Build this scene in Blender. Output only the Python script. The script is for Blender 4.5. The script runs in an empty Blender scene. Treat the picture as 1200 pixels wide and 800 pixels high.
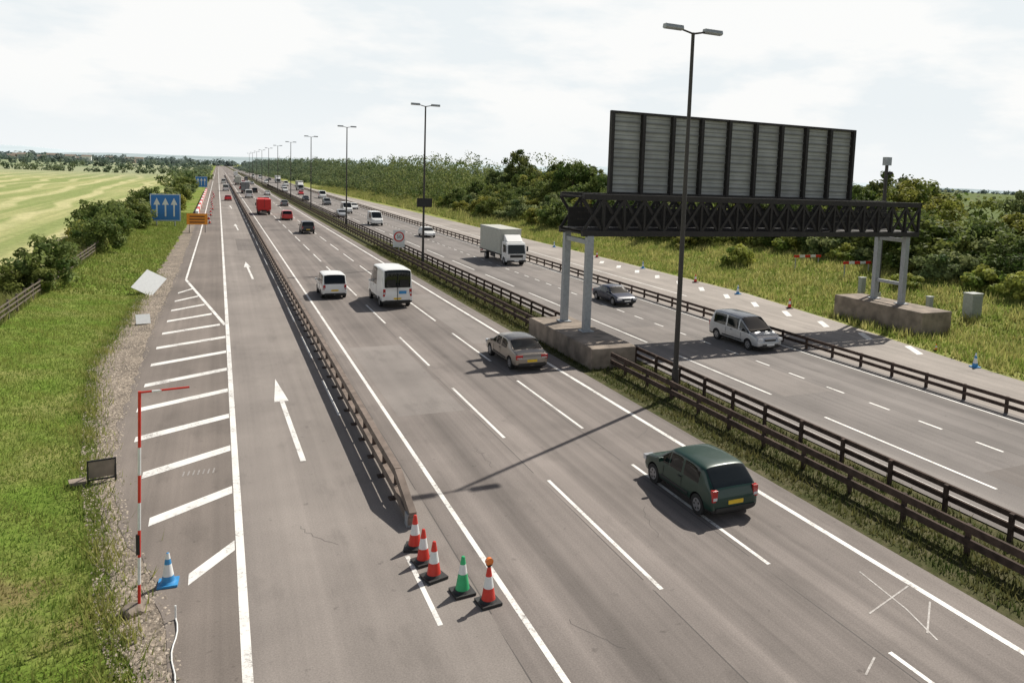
import bpy, bmesh, math, random
import numpy as np
from mathutils import Vector, Matrix
random.seed(7); R = np.random.default_rng(11)
S = bpy.context.scene
COL = S.collection

# ---------------------------------------------------------------- materials
def newmat(name):
    m = bpy.data.materials.new(name); m.use_nodes = True
    nt = m.node_tree; b = nt.nodes["Principled BSDF"]
    return m, nt, b
def N(nt, t, **kw):
    n = nt.nodes.new(t)
    for k, v in kw.items(): setattr(n, k, v)
    return n
def plain(name, col, rough=.6, metal=0, coat=0, var=.12, scale=6.0, bump=0, spec=.5):
    m, nt, b = newmat(name)
    tc = N(nt, 'ShaderNodeTexCoord'); no = N(nt, 'ShaderNodeTexNoise')
    no.inputs['Scale'].default_value = scale; no.inputs['Detail'].default_value = 5
    nt.links.new(tc.outputs['Object'], no.inputs['Vector'])
    r = N(nt, 'ShaderNodeValToRGB')
    r.color_ramp.elements[0].position = .3; r.color_ramp.elements[1].position = .7
    r.color_ramp.elements[0].color = (*[c*(1-var) for c in col], 1)
    r.color_ramp.elements[1].color = (*[min(1, c*(1+var)) for c in col], 1)
    nt.links.new(no.outputs['Fac'], r.inputs['Fac']); nt.links.new(r.outputs['Color'], b.inputs['Base Color'])
    b.inputs['Roughness'].default_value = rough; b.inputs['Metallic'].default_value = metal
    b.inputs['Coat Weight'].default_value = coat; b.inputs['Coat Roughness'].default_value = .05
    b.inputs['Specular IOR Level'].default_value = spec
    if bump:
        bp = N(nt, 'ShaderNodeBump'); bp.inputs['Strength'].default_value = bump; bp.inputs['Distance'].default_value = .03
        nt.links.new(no.outputs['Fac'], bp.inputs['Height']); nt.links.new(bp.outputs['Normal'], b.inputs['Normal'])
    return m
def noise(nt, vec, scale, sx=1, sy=1, detail=4, rough=.6):
    mp = N(nt, 'ShaderNodeMapping'); mp.inputs['Scale'].default_value = (sx, sy, 1)
    nt.links.new(vec, mp.inputs['Vector'])
    n = N(nt, 'ShaderNodeTexNoise'); n.inputs['Scale'].default_value = scale
    n.inputs['Detail'].default_value = detail; n.inputs['Roughness'].default_value = rough
    nt.links.new(mp.outputs['Vector'], n.inputs['Vector']); return n.outputs['Fac']
def mrange(nt, v, a, b, c, d):
    m = N(nt, 'ShaderNodeMapRange'); nt.links.new(v, m.inputs['Value'])
    for i, x in zip(('From Min', 'From Max', 'To Min', 'To Max'), (a, b, c, d)): m.inputs[i].default_value = x
    return m.outputs['Result']
def math_(nt, op, a, b):
    m = N(nt, 'ShaderNodeMath', operation=op)
    for i, x in enumerate((a, b)):
        if isinstance(x, (int, float)): m.inputs[i].default_value = x
        else: nt.links.new(x, m.inputs[i])
    return m.outputs[0]
def mixc(nt, f, a, b):
    m = N(nt, 'ShaderNodeMix', data_type='RGBA')
    for sock, x in ((m.inputs[0], f), (m.inputs[6], a), (m.inputs[7], b)):
        if isinstance(x, (tuple, list)): sock.default_value = (*x[:3], 1)
        elif isinstance(x, (int, float)): sock.default_value = x
        else: nt.links.new(x, sock)
    return m.outputs[2]
def scalec(nt, col, f):
    v = N(nt, 'ShaderNodeVectorMath', operation='SCALE')
    if isinstance(col, (tuple, list)): v.inputs[0].default_value = col[:3]
    else: nt.links.new(col, v.inputs[0])
    nt.links.new(f, v.inputs['Scale']); return v.outputs[0]
def asphalt_color(nt, base, streak=.25, lanes=False):
    g = N(nt, 'ShaderNodeNewGeometry').outputs['Position']
    fine = mrange(nt, noise(nt, g, 22, detail=6, rough=.8), .3, .7, .72, 1.28)
    big = mrange(nt, noise(nt, g, .12, detail=5), .3, .7, .80, 1.20)
    st = mrange(nt, noise(nt, g, 1.0, .75, .008, detail=4), .35, .65, 1-streak, 1+streak)
    st2 = mrange(nt, noise(nt, g, 1.0, 3.5, .03, detail=3), .35, .65, 1-streak*.45, 1+streak*.45)
    pat = mrange(nt, noise(nt, g, .8, 1, .35, detail=6), .56, .66, 1, .87)
    spots = mrange(nt, noise(nt, g, 2.6, detail=3), .66, .72, 1, .76)
    f = fine
    for x in (big, st, st2, pat, spots): f = math_(nt, 'MULTIPLY', f, x)
    if lanes:   # oil staining down the middle of each lane, polished wheel tracks beside it
        sp = N(nt, 'ShaderNodeSeparateXYZ'); nt.links.new(g, sp.inputs[0])
        c = math_(nt, 'COSINE', math_(nt, 'MULTIPLY', math_(nt, 'SUBTRACT', sp.outputs[0], 8.7), 2*math.pi/3.6), 0.0)
        c = math_(nt, 'MULTIPLY', mrange(nt, c, .2, 1, 0, .15), mrange(nt, noise(nt, g, 1.0, .3, .05, detail=3), .3, .7, .4, 1.4))
        f = math_(nt, 'MULTIPLY', f, math_(nt, 'SUBTRACT', 1.04, c))
    return scalec(nt, base, f), g
def asphalt(name, base, streak=.25, lanes=False):
    m, nt, b = newmat(name)
    c, g = asphalt_color(nt, base, streak, lanes)
    nt.links.new(c, b.inputs['Base Color']); b.inputs['Roughness'].default_value = .85
    b.inputs['Specular IOR Level'].default_value = .25
    bp = N(nt, 'ShaderNodeBump'); bp.inputs['Strength'].default_value = .25; bp.inputs['Distance'].default_value = .02
    nt.links.new(noise(nt, g, 40, detail=3), bp.inputs['Height']); nt.links.new(bp.outputs['Normal'], b.inputs['Normal'])
    return m
M_ROAD = asphalt('asphalt_main', (.208, .182, .166), .18, True)
M_SLIP = asphalt('asphalt_slip', (.255, .226, .205), .09)
M_HATCH = asphalt('asphalt_hatched', (.196, .168, .148), .12)
M_FAR = asphalt('asphalt_far_side', (.212, .192, .179), .15, True)
M_RSLIP = asphalt('asphalt_exit', (.33, .295, .265), .12)
def paint_mat():
    m, nt, b = newmat('road_paint')
    a, g = asphalt_color(nt, (.23, .204, .186), .1)
    n1 = noise(nt, g, 9, detail=8, rough=.75); n2 = noise(nt, g, .7, detail=4)
    w = math_(nt, 'ADD', n1, math_(nt, 'MULTIPLY', n2, .6))
    f = mrange(nt, w, .61, .77, .1, 1)
    wc = scalec(nt, (.80, .78, .74), mrange(nt, n2, .3, .7, .88, 1.05))
    nt.links.new(mixc(nt, f, a, wc), b.inputs['Base Color']); b.inputs['Roughness'].default_value = .6
    return m
M_PAINT = paint_mat()
def faint_mat():
    m, nt, b = newmat('old_paint')
    a, g = asphalt_color(nt, (.23, .204, .186), .1)
    f = mrange(nt, noise(nt, g, 7, detail=8, rough=.8), .45, .62, .0, .6)
    nt.links.new(mixc(nt, f, a, (.6, .58, .55)), b.inputs['Base Color']); return m
M_FAINT = faint_mat()
def gravel_mat():
    m, nt, b = newmat('gravel')
    g = N(nt, 'ShaderNodeNewGeometry').outputs['Position']
    v = N(nt, 'ShaderNodeTexVoronoi'); v.inputs['Scale'].default_value = 11; nt.links.new(g, v.inputs['Vector'])
    bw = N(nt, 'ShaderNodeRGBToBW'); nt.links.new(v.outputs['Color'], bw.inputs[0])
    f = math_(nt, 'MULTIPLY', mrange(nt, bw.outputs[0], .1, .9, .55, 1.4), mrange(nt, noise(nt, g, .8, detail=6), .3, .7, .55, 1.3))
    nt.links.new(scalec(nt, (.26, .215, .17), f), b.inputs['Base Color']); b.inputs['Roughness'].default_value = .95
    bp = N(nt, 'ShaderNodeBump'); bp.inputs['Strength'].default_value = .8; bp.inputs['Distance'].default_value = .04
    nt.links.new(v.outputs['Distance'], bp.inputs['Height']); nt.links.new(bp.outputs['Normal'], b.inputs['Normal'])
    return m
M_GRAV = gravel_mat()
def ground_mat():
    m, nt, b = newmat('grass_ground')
    g = N(nt, 'ShaderNodeNewGeometry').outputs['Position']
    sp = N(nt, 'ShaderNodeSeparateXYZ'); nt.links.new(g, sp.inputs[0]); X, Y = sp.outputs[0], sp.outputs[1]
    nb = noise(nt, g, .25, detail=6); nm = noise(nt, g, 1.4, detail=8, rough=.75); nf = noise(nt, g, 9, detail=6, rough=.8)
    var = math_(nt, 'MULTIPLY', mrange(nt, nm, .3, .7, .65, 1.35), mrange(nt, nf, .3, .7, .7, 1.3))
    verge = mixc(nt, mrange(nt, nb, .4, .62, 0, 1), (.15, .225, .035), (.25, .27, .08))
    verge = mixc(nt, math_(nt, 'MULTIPLY', mrange(nt, nb, .5, .62, 0, .8), mrange(nt, Y, 20, 32, 1, .15)), verge, (.22, .16, .08))
    stripe = noise(nt, g, 1.0, .14, .003, detail=3); tone = noise(nt, g, .02, detail=5)
    mead = mixc(nt, mrange(nt, stripe, .44, .56, 0, 1), (.27, .31, .115), (.44, .425, .20))
    mead = mixc(nt, mrange(nt, tone, .42, .65, 0, .6), mead, (.24, .30, .10))
    ph = math_(nt, 'ADD', math_(nt, 'MULTIPLY', X, .62), math_(nt, 'MULTIPLY', noise(nt, g, .012, detail=2), 9.0))
    ph = math_(nt, 'ADD', ph, math_(nt, 'MULTIPLY', Y, .02))
    sw = math_(nt, 'SINE', ph, 0.0)
    swf = math_(nt, 'MULTIPLY', mrange(nt, sw, .35, .85, 0, .7), mrange(nt, noise(nt, g, .05, detail=4), .35, .55, .45, 1))
    mead = mixc(nt, swf, mead, (.60, .55, .30))
    vx = N(nt, 'ShaderNodeTexVoronoi'); vx.inputs['Scale'].default_value = .003
    nt.links.new(g, vx.inputs['Vector'])
    bw = N(nt, 'ShaderNodeRGBToBW'); nt.links.new(vx.outputs['Color'], bw.inputs[0])
    farf = mixc(nt, bw.outputs[0], (.22, .28, .15), (.46, .44, .29))
    mead = mixc(nt, mrange(nt, Y, 420, 700, 0, 1), mead, farf)
    Xn = math_(nt, 'ADD', X, mrange(nt, nm, .2, .8, -1.5, 1.5))
    c = mixc(nt, mrange(nt, Xn, -16, -13.2, 1, 0), verge, mead)
    right = mixc(nt, mrange(nt, nb, .38, .6, 0, 1), (.19, .24, .05), (.34, .33, .12))
    c = mixc(nt, mrange(nt, Xn, 40, 42, 0, 1), c, right)
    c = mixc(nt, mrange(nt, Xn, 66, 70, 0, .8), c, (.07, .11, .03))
    med = mixc(nt, mrange(nt, nm, .35, .65, 0, 1), (.06, .075, .02), (.12, .105, .06))
    inmed = math_(nt, 'MULTIPLY', mrange(nt, X, 17, 18, 0, 1), mrange(nt, X, 23.5, 24.5, 1, 0))
    c = mixc(nt, inmed, c, med)
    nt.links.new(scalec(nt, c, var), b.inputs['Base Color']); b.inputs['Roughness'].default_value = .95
    b.inputs['Specular IOR Level'].default_value = .1
    bp = N(nt, 'ShaderNodeBump'); bp.inputs['Strength'].default_value = .6; bp.inputs['Distance'].default_value = .1
    nt.links.new(nf, bp.inputs['Height']); nt.links.new(bp.outputs['Normal'], b.inputs['Normal'])
    return m
M_GROUND = ground_mat()
def attr_mat(name, rough=.7, trans=.25):
    m, nt, b = newmat(name)
    a = N(nt, 'ShaderNodeAttribute'); a.attribute_name = 'Col'
    nt.links.new(a.outputs['Color'], b.inputs['Base Color']); b.inputs['Roughness'].default_value = rough
    b.inputs['Specular IOR Level'].default_value = .2
    if trans:
        t = N(nt, 'ShaderNodeBsdfTranslucent'); nt.links.new(a.outputs['Color'], t.inputs['Color'])
        mx = N(nt, 'ShaderNodeMixShader'); mx.inputs[0].default_value = trans
        out = nt.nodes['Material Output']
        nt.links.new(b.outputs[0], mx.inputs[1]); nt.links.new(t.outputs[0], mx.inputs[2]); nt.links.new(mx.outputs[0], out.inputs['Surface'])
    return m
M_LEAF = attr_mat('foliage', trans=.4); M_BLADE = attr_mat('grass_blades', trans=.4); M_STONE = attr_mat('stones', .9, 0)
M_BARK = plain('bark', (.10, .075, .05), .9, bump=.5)
M_RUST = plain('weathered_steel', (.075, .052, .042), .85, 0, var=.4, scale=3, spec=.2)
M_RUST2 = plain('barrier_steel', (.19, .15, .125), .8, 0, var=.3, scale=2, spec=.3)
M_DARKST = plain('dark_gantry_steel', (.020, .017, .016), .7, var=.3)
M_GREYST = plain('galvanised_steel', (.33, .35, .37), .5, .3, var=.12)
M_POLE = plain('lamp_column_steel', (.05, .045, .042), .6, .2)
M_CONC = plain('concrete', (.25, .205, .165), .9, var=.4, scale=1.2, bump=.3)
M_PANEL = plain('sign_back_aluminium', (.35, .36, .345), .6, 0, var=.18, scale=.7)
M_PANEL2 = plain('sign_back_rails', (.17, .175, .17), .6, 0, var=.14, scale=.7)
M_BLACK = plain('black_plastic', (.02, .02, .02), .6)
M_TYRE = plain('tyre_rubber', (.018, .018, .018), .85)
M_RIM = plain('alloy_rim', (.3, .3, .31), .4, .5)
M_GLASS = plain('car_glass', (.008, .011, .012), .04, 0, 0, var=.05, spec=.45)
M_WHITE = plain('white_panel', (.76, .77, .76), .5, var=.05)
M_RED = plain('red_plastic', (.62, .035, .02), .45, var=.1)
M_REDL = plain('tail_light', (.4, .01, .01), .15, coat=.5)
M_ORL = plain('orange_lens', (.8, .2, .03), .25, coat=.5)
M_HEADL = plain('head_light', (.6, .62, .65), .1, .3, coat=.5)
M_GREEN = plain('green_cone', (.03, .42, .16), .45)
M_BLUE = plain('blue_sign', (.03, .19, .55), .4, var=.06)
M_CBLUE = plain('blue_cone', (.04, .26, .55), .45)
M_ORANGE = plain('orange_sign', (.9, .32, .02), .5)
M_YPL = plain('yellow_plate', (.75, .5, .03), .4)
M_WOOD = plain('fence_wood', (.14, .115, .09), .9, var=.3, scale=8)
M_LBOX = plain('cabinet_grey', (.36, .38, .36), .6)

# ---------------------------------------------------------------- mesh helpers
class MB:
    def __init__(s): s.V, s.F, s.M, s.mats = [], [], [], []
    def mi(s, m):
        if m not in s.mats: s.mats.append(m)
        return s.mats.index(m)
    def add(s, vs, fs, m):
        o = len(s.V); s.V += [tuple(v) for v in vs]; i = s.mi(m)
        for f in fs: s.F.append(tuple(o+k for k in f)); s.M.append(i)
    def box(s, c, d, m, rz=0, mat=None):
        vs = [Vector((sx*d[0]/2, sy*d[1]/2, sz*d[2]/2)) for sz in (-1, 1) for sy in (-1, 1) for sx in (-1, 1)]
        if mat is None: mat = Matrix.Rotation(rz, 3, 'Z')
        s.add([mat @ v + Vector(c) for v in vs], [(0, 2, 3, 1), (4, 5, 7, 6), (0, 1, 5, 4), (2, 6, 7, 3), (0, 4, 6, 2), (1, 3, 7, 5)], m)
    def beam(s, p0, p1, w, h, m):
        p0, p1 = Vector(p0), Vector(p1); d = p1-p0
        q = d.to_track_quat('Y', 'Z').to_matrix()
        s.box((p0+p1)/2, (w, d.length, h), m, mat=q)
    def cyl(s, p0, p1, r0, r1, m, n=12, caps=True):
        p0, p1 = Vector(p0), Vector(p1); q = (p1-p0).to_track_quat('Z', 'Y').to_matrix(); vs = []
        for p, r in ((p0, r0), (p1, r1)):
            for k in range(n):
                a = 2*math.pi*k/n; vs.append(q @ Vector((r*math.cos(a), r*math.sin(a), 0)) + p)
        fs = [(k, (k+1) % n, n+(k+1) % n, n+k) for k in range(n)]
        if caps: fs += [tuple(range(n-1, -1, -1)), tuple(range(n, 2*n))]
        s.add(vs, fs, m)
    def prism(s, yz, x0, x1, m):
        n = len(yz); vs = [(x0, y, z) for y, z in yz]+[(x1, y, z) for y, z in yz]
        s.add(vs, [(k, (k+1) % n, n+(k+1) % n, n+k) for k in range(n)]+[tuple(range(n-1, -1, -1)), tuple(range(n, 2*n))], m)
    def quad(s, pts, m): s.add(pts, [tuple(range(len(pts)))], m)
    def obj(s, name, parent=None, smooth=False, bevel=0, loc=None, rz=0):
        me = bpy.data.meshes.new(name); me.from_pydata(s.V, [], s.F)
        for m in s.mats: me.materials.append(m)
        me.polygons.foreach_set('material_index', s.M); me.update()
        bm = bmesh.new(); bm.from_mesh(me); bmesh.ops.recalc_face_normals(bm, faces=bm.faces); bm.to_mesh(me); bm.free()
        if smooth:
            me.polygons.foreach_set('use_smooth', [True]*len(me.polygons))
            try: me.set_sharp_from_angle(angle=math.radians(40))
            except Exception: pass
        o = bpy.data.objects.new(name, me); COL.objects.link(o)
        if parent: o.parent = parent
        if loc: o.location = loc
        o.rotation_euler[2] = rz
        if bevel:
            b = o.modifiers.new('bevel', 'BEVEL'); b.width = bevel; b.segments = 2; b.limit_method = 'ANGLE'
        return o
def empty(name, loc, rz=0):
    e = bpy.data.objects.new(name, None); COL.objects.link(e); e.location = loc; e.rotation_euler[2] = rz
    e.empty_display_size = .2; return e
def fast_mesh(name, V, F, C, mat):
    me = bpy.data.meshes.new(name); k = F.shape[1]
    me.vertices.add(len(V)); me.vertices.foreach_set('co', V.astype(np.float32).ravel())
    me.loops.add(F.size); me.loops.foreach_set('vertex_index', F.astype(np.int32).ravel())
    me.polygons.add(len(F)); me.polygons.foreach_set('loop_start', np.arange(0, F.size, k, dtype=np.int32))
    me.update(calc_edges=True)
    ca = me.color_attributes.new('Col', 'FLOAT_COLOR', 'POINT')
    ca.data.foreach_set('color', np.concatenate([C, np.ones((len(C), 1))], 1).astype(np.float32).ravel())
    me.materials.append(mat); return me
def link(name, me, loc=(0, 0, 0), rz=0, sc=(1, 1, 1), parent=None):
    o = bpy.data.objects.new(name, me); COL.objects.link(o); o.location = loc; o.rotation_euler[2] = rz; o.scale = sc
    if parent: o.parent = parent
    return o

# ---------------------------------------------------------------- terrain
def sm(t): t = np.clip(t, 0, 1); return t*t*(3-2*t)
def gz(x, y):
    return -.04 + 2.3*sm((np.asarray(x)-49)/19) + .45*sm((-np.asarray(x)-6)/7)
xs = sorted(set([-9000, -5000, -2500, -1200, -600, -300, -150, -80, -50, -35, -25, -20, -18]+list(range(-16, -3))+[0, 10, 18, 20, 23, 30, 40, 46]+list(range(48, 72, 2))+[80, 100, 150, 250, 500, 1200, 2500, 5000, 9000]))
ys = [-200, -50, -20]+list(range(-10, 200, 10))+[230, 280, 350, 450, 600, 900, 1400, 2200, 3500, 6000, 10000]
V = [(x, y, float(gz(x, y))) for y in ys for x in xs]; nx = len(xs)
F = [(j*nx+i, j*nx+i+1, (j+1)*nx+i+1, (j+1)*nx+i) for j in range(len(ys)-1) for i in range(nx-1)]
me = bpy.data.meshes.new('ground'); me.from_pydata(V, [], F); me.materials.append(M_GROUND)
me.polygons.foreach_set('use_smooth', [True]*len(F)); link('ground', me)

def strip(name, lft, rgt, z, mat, ys_):
    L = np.interp(ys_, [p[0] for p in lft], [p[1] for p in lft]); Rr = np.interp(ys_, [p[0] for p in rgt], [p[1] for p in rgt])
    b = MB()
    for i in range(len(ys_)-1):
        b.quad([(L[i], ys_[i], z), (Rr[i], ys_[i], z), (Rr[i+1], ys_[i+1], z), (L[i+1], ys_[i+1], z)], mat)
    return b.obj(name)
YS = list(np.arange(-20, 120, 2.0))+[130, 150, 180, 220, 300, 450, 700, 1100, 1700, 2600]
edgeL = [(-20, -.5), (16, -.7), (21, -1.5), (25, -2.6), (30, -3.4), (36, -3.8), (60, -3.9), (90, -3.6), (3000, -3.6)]
grassL = [(-20, -1.2), (16, -1.5), (20, -2.4), (25, -3.2), (30, -4.1), (46, -6.0), (61, -5.7), (90, -5.3), (150, -4.9), (3000, -4.4)]
wob = [(y, float(np.interp(y, *zip(*grassL))) + random.uniform(-.28, .28)) for y in np.arange(-20, 200, .8)]+[(3000, -4.4)]
wobE = [(y, float(np.interp(y, *zip(*edgeL))) + random.uniform(-.12, .12)) for y in np.arange(-20, 200, .8)]+[(3000, -3.6)]
YF = list(np.arange(-20, 140, .8))+[150, 180, 220, 300, 450, 700, 1100, 1700, 2600]
strip('gravel_verge', wob, [(p[0], p[1]+.4) for p in edgeL], -.012, M_GRAV, YF)
strip('hatched_shoulder', wobE, [(-20, .5), (3000, .5)], 0, M_HATCH, YF)
strip('entry_lane_road', [(-20, .5), (3000, .5)], [(-20, 6.1), (3000, 6.1)], 0, M_SLIP, YS)
strip('motorway_road', [(-20, 6.1), (3000, 6.1)], [(-20, 18.5), (3000, 18.5)], 0, M_ROAD, YS)
strip('motorway_road', [(-20, 23.1), (3000, 23.1)], [(-20, 35.9), (3000, 35.9)], 0, M_FAR, YS)
sl = [(-20, 40), (20, 42.0), (30, 43), (45, 45.5), (60, 47.6), (90, 47.8), (200, 46.5), (400, 40), (3000, 38)]
strip('exit_road', [(-20, 35.9), (3000, 35.9)], sl, 0, M_RSLIP, YS)

# ---------------------------------------------------------------- markings
mk = MB(); Z = .006
def rect(x0, x1, y0, y1, m=M_PAINT): mk.quad([(x0, y0, Z), (x1, y0, Z), (x1, y1, Z), (x0, y1, Z)], m)
def line(pts, w, m=M_PAINT, z=Z):
    for (xa, ya), (xb, yb) in zip(pts[:-1], pts[1:]):
        d = Vector((xb-xa, yb-ya)).normalized(); n = Vector((-d.y, d.x))*w/2
        mk.quad([(xa+n.x, ya+n.y, z), (xa-n.x, ya-n.y, z), (xb-n.x, yb-n.y, z), (xb+n.x, yb+n.y, z)], m)
def solid(x, w, y0=-15, y1=1800):
    y = y0
    while y < y1: rect(x-w/2, x+w/2, y, min(y+40, y1)); y += 40
def dashes(x, w, start, ln, per, y1=900, back=True):
    y = start-(4*per if back else 0)
    while y < y1: rect(x-w/2, x+w/2, y, y+ln); y += per
solid(.5, .22); solid(6.8, .16); solid(17.45, .2)
dashes(10.74, .13, 16.4, 7.8, 12.5); dashes(14.39, .13, 16.4, 8.1, 12.5)
rect(4.75, 4.88, 17, 20.6); dashes(4.8, .11, 34, 6, 11, back=False)
dashes(26.15, .15, 17.7, 8.9, 12.8); dashes(30.2, .14, 20.3, 1.3, 3.05, 260); solid(23.9, .16); solid(34.9, .16)
solid(40.4, .16, 60, 400); dashes(38.4, .12, 30, 2, 6, 300)
line([(.36, 56), (-2.75, 78.5)], .22, z=.0045); line([(-2.75, 78.6), (-2.5, 130)], .18); solid(-2.5, .18, 130, 1500)
yy = 23.0
while yy < 76:
    xr = .36 if yy < 55 else float(np.interp(yy, [55, 78.5], [.2, -2.8]))
    yl = yy-1.5-.35*min(2, (yy-21)/10)
    xl = float(np.interp(yl, [19, 22, 25.5, 29, 33, 37, 49, 60, 70, 78], [-.5, -.85, -2.0, -2.4, -3.0, -3.3, -3.35, -3.2, -3.1, -2.8]))
    if xr-xl > .3:
        mk.quad([(xl, yl-.3, Z), (xr, yy-.3, Z), (xr, yy+.32, Z), (xl, yl+.32, Z)], M_PAINT)
    yy += 4.15
def arrow(x, y0, y1, w):
    L = y1-y0; hs = y1-L*.34
    mk.quad([(x+.06, y0, Z), (x+.26, y0, Z), (x+.08, hs, Z), (x-.12, hs, Z)], M_PAINT)
    mk.quad([(x-w-.02, hs+.01, Z), (x+w*.8, hs+.01, Z), (x-.06, y1, Z)], M_PAINT)
arrow(2.65, 29.0, 41, .34); arrow(2.8, 78, 92, .36); arrow(2.8, 136, 150, .36); arrow(2.8, 200, 214, .36)
for i in range(12):
    y = 36+i*4.6; x = 43.2+min(1.8, i*.25)
    mk.quad([(x-1.0, y-1.0, Z), (x-.4, y-1.0, Z), (x+.9, y+1.2, Z), (x+.3, y+1.2, Z)], M_PAINT)
line([(16.6, 15.1), (16.3, 13.2), (15.9, 11.9)], .05, M_FAINT); line([(15.2, 13.4), (17.3, 14.0)], .05, M_FAINT, .0075)
line([(17.2, 13.2), (15.9, 12.2)], .05, M_FAINT, .009); line([(13.2, 11.6), (13.9, 12.0)], .05, M_FAINT)
for k in range(7): line([(-1.2+k*.16, 28.9), (-1.15+k*.16, 29.35)], .05, M_FAINT)
mk.obj('road_markings')
jt = MB()
M_TAR = plain('tar_seal', (.09, .08, .073), .8); M_PATCH = asphalt('asphalt_patch', (.175, .155, .142), .1); M_PATCHL = asphalt('asphalt_patch_pale', (.24, .215, .198), .08)
for x in (6.1, 10.5, 14.15, 30.5):
    y = -15.
    while y < 300:
        dx = random.uniform(-.02, .02); jt.quad([(x+dx-.016, y, .003), (x+dx+.016, y, .003), (x+dx+.016, y+random.uniform(4, 8), .003), (x+dx-.016, y+7.5, .003)], M_TAR); y += 8
for x0, x1, y0, y1, m in ((7.3, 8.1, 60, 74, M_PATCH), (11.3, 13.4, 78, 96, M_PATCH), (27.2, 29.6, 12, 19, M_PATCH), (2.2, 4.4, 104, 120, M_PATCH), (7.2, 10.3, 33, 47, M_PATCHL), (14.8, 17.1, 46, 66, M_PATCHL), (26.6, 29.9, 30, 48, M_PATCHL), (30.6, 34.6, 60, 80, M_PATCHL)):
    jt.quad([(x0, y0, .0015), (x1, y0, .0015), (x1, y1, .0015), (x0, y1, .0015)], m)
for (x, y, L, a) in ((12.2, 19, 2.2, .5), (8.6, 14.5, 1.8, -.3), (9.2, 26, 2.6, .2), (3.1, 22, 2.0, -.5), (16.0, 27, 1.6, .9)):   # fine wandering cracks
    p = (x, y)
    for k in range(9):
        q = (p[0]+math.sin(a+random.uniform(-.7, .7))*L/9, p[1]+math.cos(a+random.uniform(-.7, .7))*L/9)
        d = Vector((q[0]-p[0], q[1]-p[1])).normalized(); nn = Vector((-d.y, d.x))*.008
        jt.quad([(p[0]+nn.x, p[1]+nn.y, .0025), (p[0]-nn.x, p[1]-nn.y, .0025), (q[0]-nn.x, q[1]-nn.y, .0025), (q[0]+nn.x, q[1]+nn.y, .0025)], M_TAR); p = q
jt.obj('road_patches')

# ---------------------------------------------------------------- guard rails
def rail(name, x, y0, y1, beams, top, mat, post=2.4, pw=.12, bh=.2, bd=.1, off=.0):
    b = MB()
    for z in beams:
        y = y0
        while y < y1:
            e = min(y+24, y1); b.box((x+off, (y+e)/2, z), (bd, e-y-.03, bh), mat); y = e
    y = y0+.3
    while y < min(y1, 420): b.box((x, y, top/2-.03), (pw, pw*1.2, top+.02), mat); y += post
    return b.obj(name)
rail('guard_rail', 20.6, -12, 37.8, (.42, .84), .95, M_RUST, off=-.13, bh=.24)
rail('guard_rail', 20.3, 48.0, 900, (.42, .84), .95, M_RUST, off=-.13, bh=.24)
rail('guard_rail', 22.6, -12, 900, (.45, .84), .95, M_RUST, off=.12, bh=.19)
rail('guard_rail', 35.75, -5, 700, (.38, .76), .86, M_RUST, off=-.11, bh=.18)
b = MB()
x = 5.34
for z in (.36, .98):
    y = 24.4
    while y < 700:
        b.box((x, y+5.98, z), (.22, 11.96, .28), M_RUST2); y += 12
y = 24.6
while y < 400: b.box((x, y, .5), (.14, .16, .96), M_RUST); b.box((x, y, .02), (.5, .3, .035), M_RUST); y += 2
b.beam((x, 24.4, .98), (x+.02, 22.3, .36), .22, .28, M_RUST2); b.beam((x, 24.4, .36), (x+.02, 22.3, .2), .26, .24, M_RUST2)
b.box((x, 22.5, .2), (.3, .3, .42), M_GREYST)
b.obj('lane_barrier')

# ---------------------------------------------------------------- street lamps
def lamp(y, x=21.1, h=18.4):
    e = empty('street_lamp', (x, y, 0)); b = MB()
    b.cyl((0, 0, -.1), (0, 0, 1.4), .18, .18, M_POLE); b.cyl((0, 0, 1.4), (0, 0, h-.2), .14, .085, M_POLE)
    for sx in (-1, 1): b.cyl((0, 0, h-.25), (sx*.8, 0, h-.08), .05, .045, M_POLE, 8)
    b.obj('column', e, True)
    b = MB()
    for sx in (-1, 1):
        b.prism([(-.2, -.1+h), (-.15, .07+h), (.15, .07+h), (.2, -.1+h), (.1, -.17+h), (-.1, -.17+h)], sx*.65, sx*1.65, M_GREYST)
    b.obj('lantern', e, False, .02)
    return e
for y in (32, 86, 144, 203, 262, 321, 380, 440, 500, 560, 620): lamp(y, 21.1 if y < 40 else 21.3)
lamp(-24)
b = MB(); b.box((0, 0, 0), (1.7, .25, 1.0), M_DARKST); b.box((0, -.14, 0), (1.5, .03, .8), M_BLACK); b.box((0, .2, 0), (.3, .3, .5), M_GREYST)
b.obj('message_sign', loc=(21.3, 85.7, 7.3))

# ---------------------------------------------------------------- gantry
ge = empty('sign_gantry', (0, 0, 0))
b = MB()
b.prism([(38, -.1), (38, 1.15), (38.3, 1.22), (47.5, 1.22), (47.8, 1.15), (47.8, -.1)], 19.3, 22.2, M_CONC)
b.prism([(39.3, -.1), (39.3, 1.8), (48.3, 1.8), (48.3, -.1)], 47.6, 50.8, M_CONC)
b.obj('plinth', ge, bevel=.05)
b = MB()
for x, z0, ya in ((21.05, 1.22, 42.4), (49.5, 1.8, 43.0)):
    for y in (ya, 45.8):
        b.box((x, y, (z0+7.3)/2), (.45, .4, 7.3-z0), M_GREYST); b.box((x, y, z0+.04), (.8, .8, .08), M_GREYST)
    yc, yl_ = (ya+45.8)/2, 45.8-ya-.4
    if x > 30: b.box((x, yc, z0+1.6), (.2, yl_, .25), M_GREYST)
    b.box((x, yc, 6.9), (.3, yl_, .3), M_GREYST)
b.obj('legs', ge, bevel=.02)
b = MB(); x0, x1 = 20.5, 50.0
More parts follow.
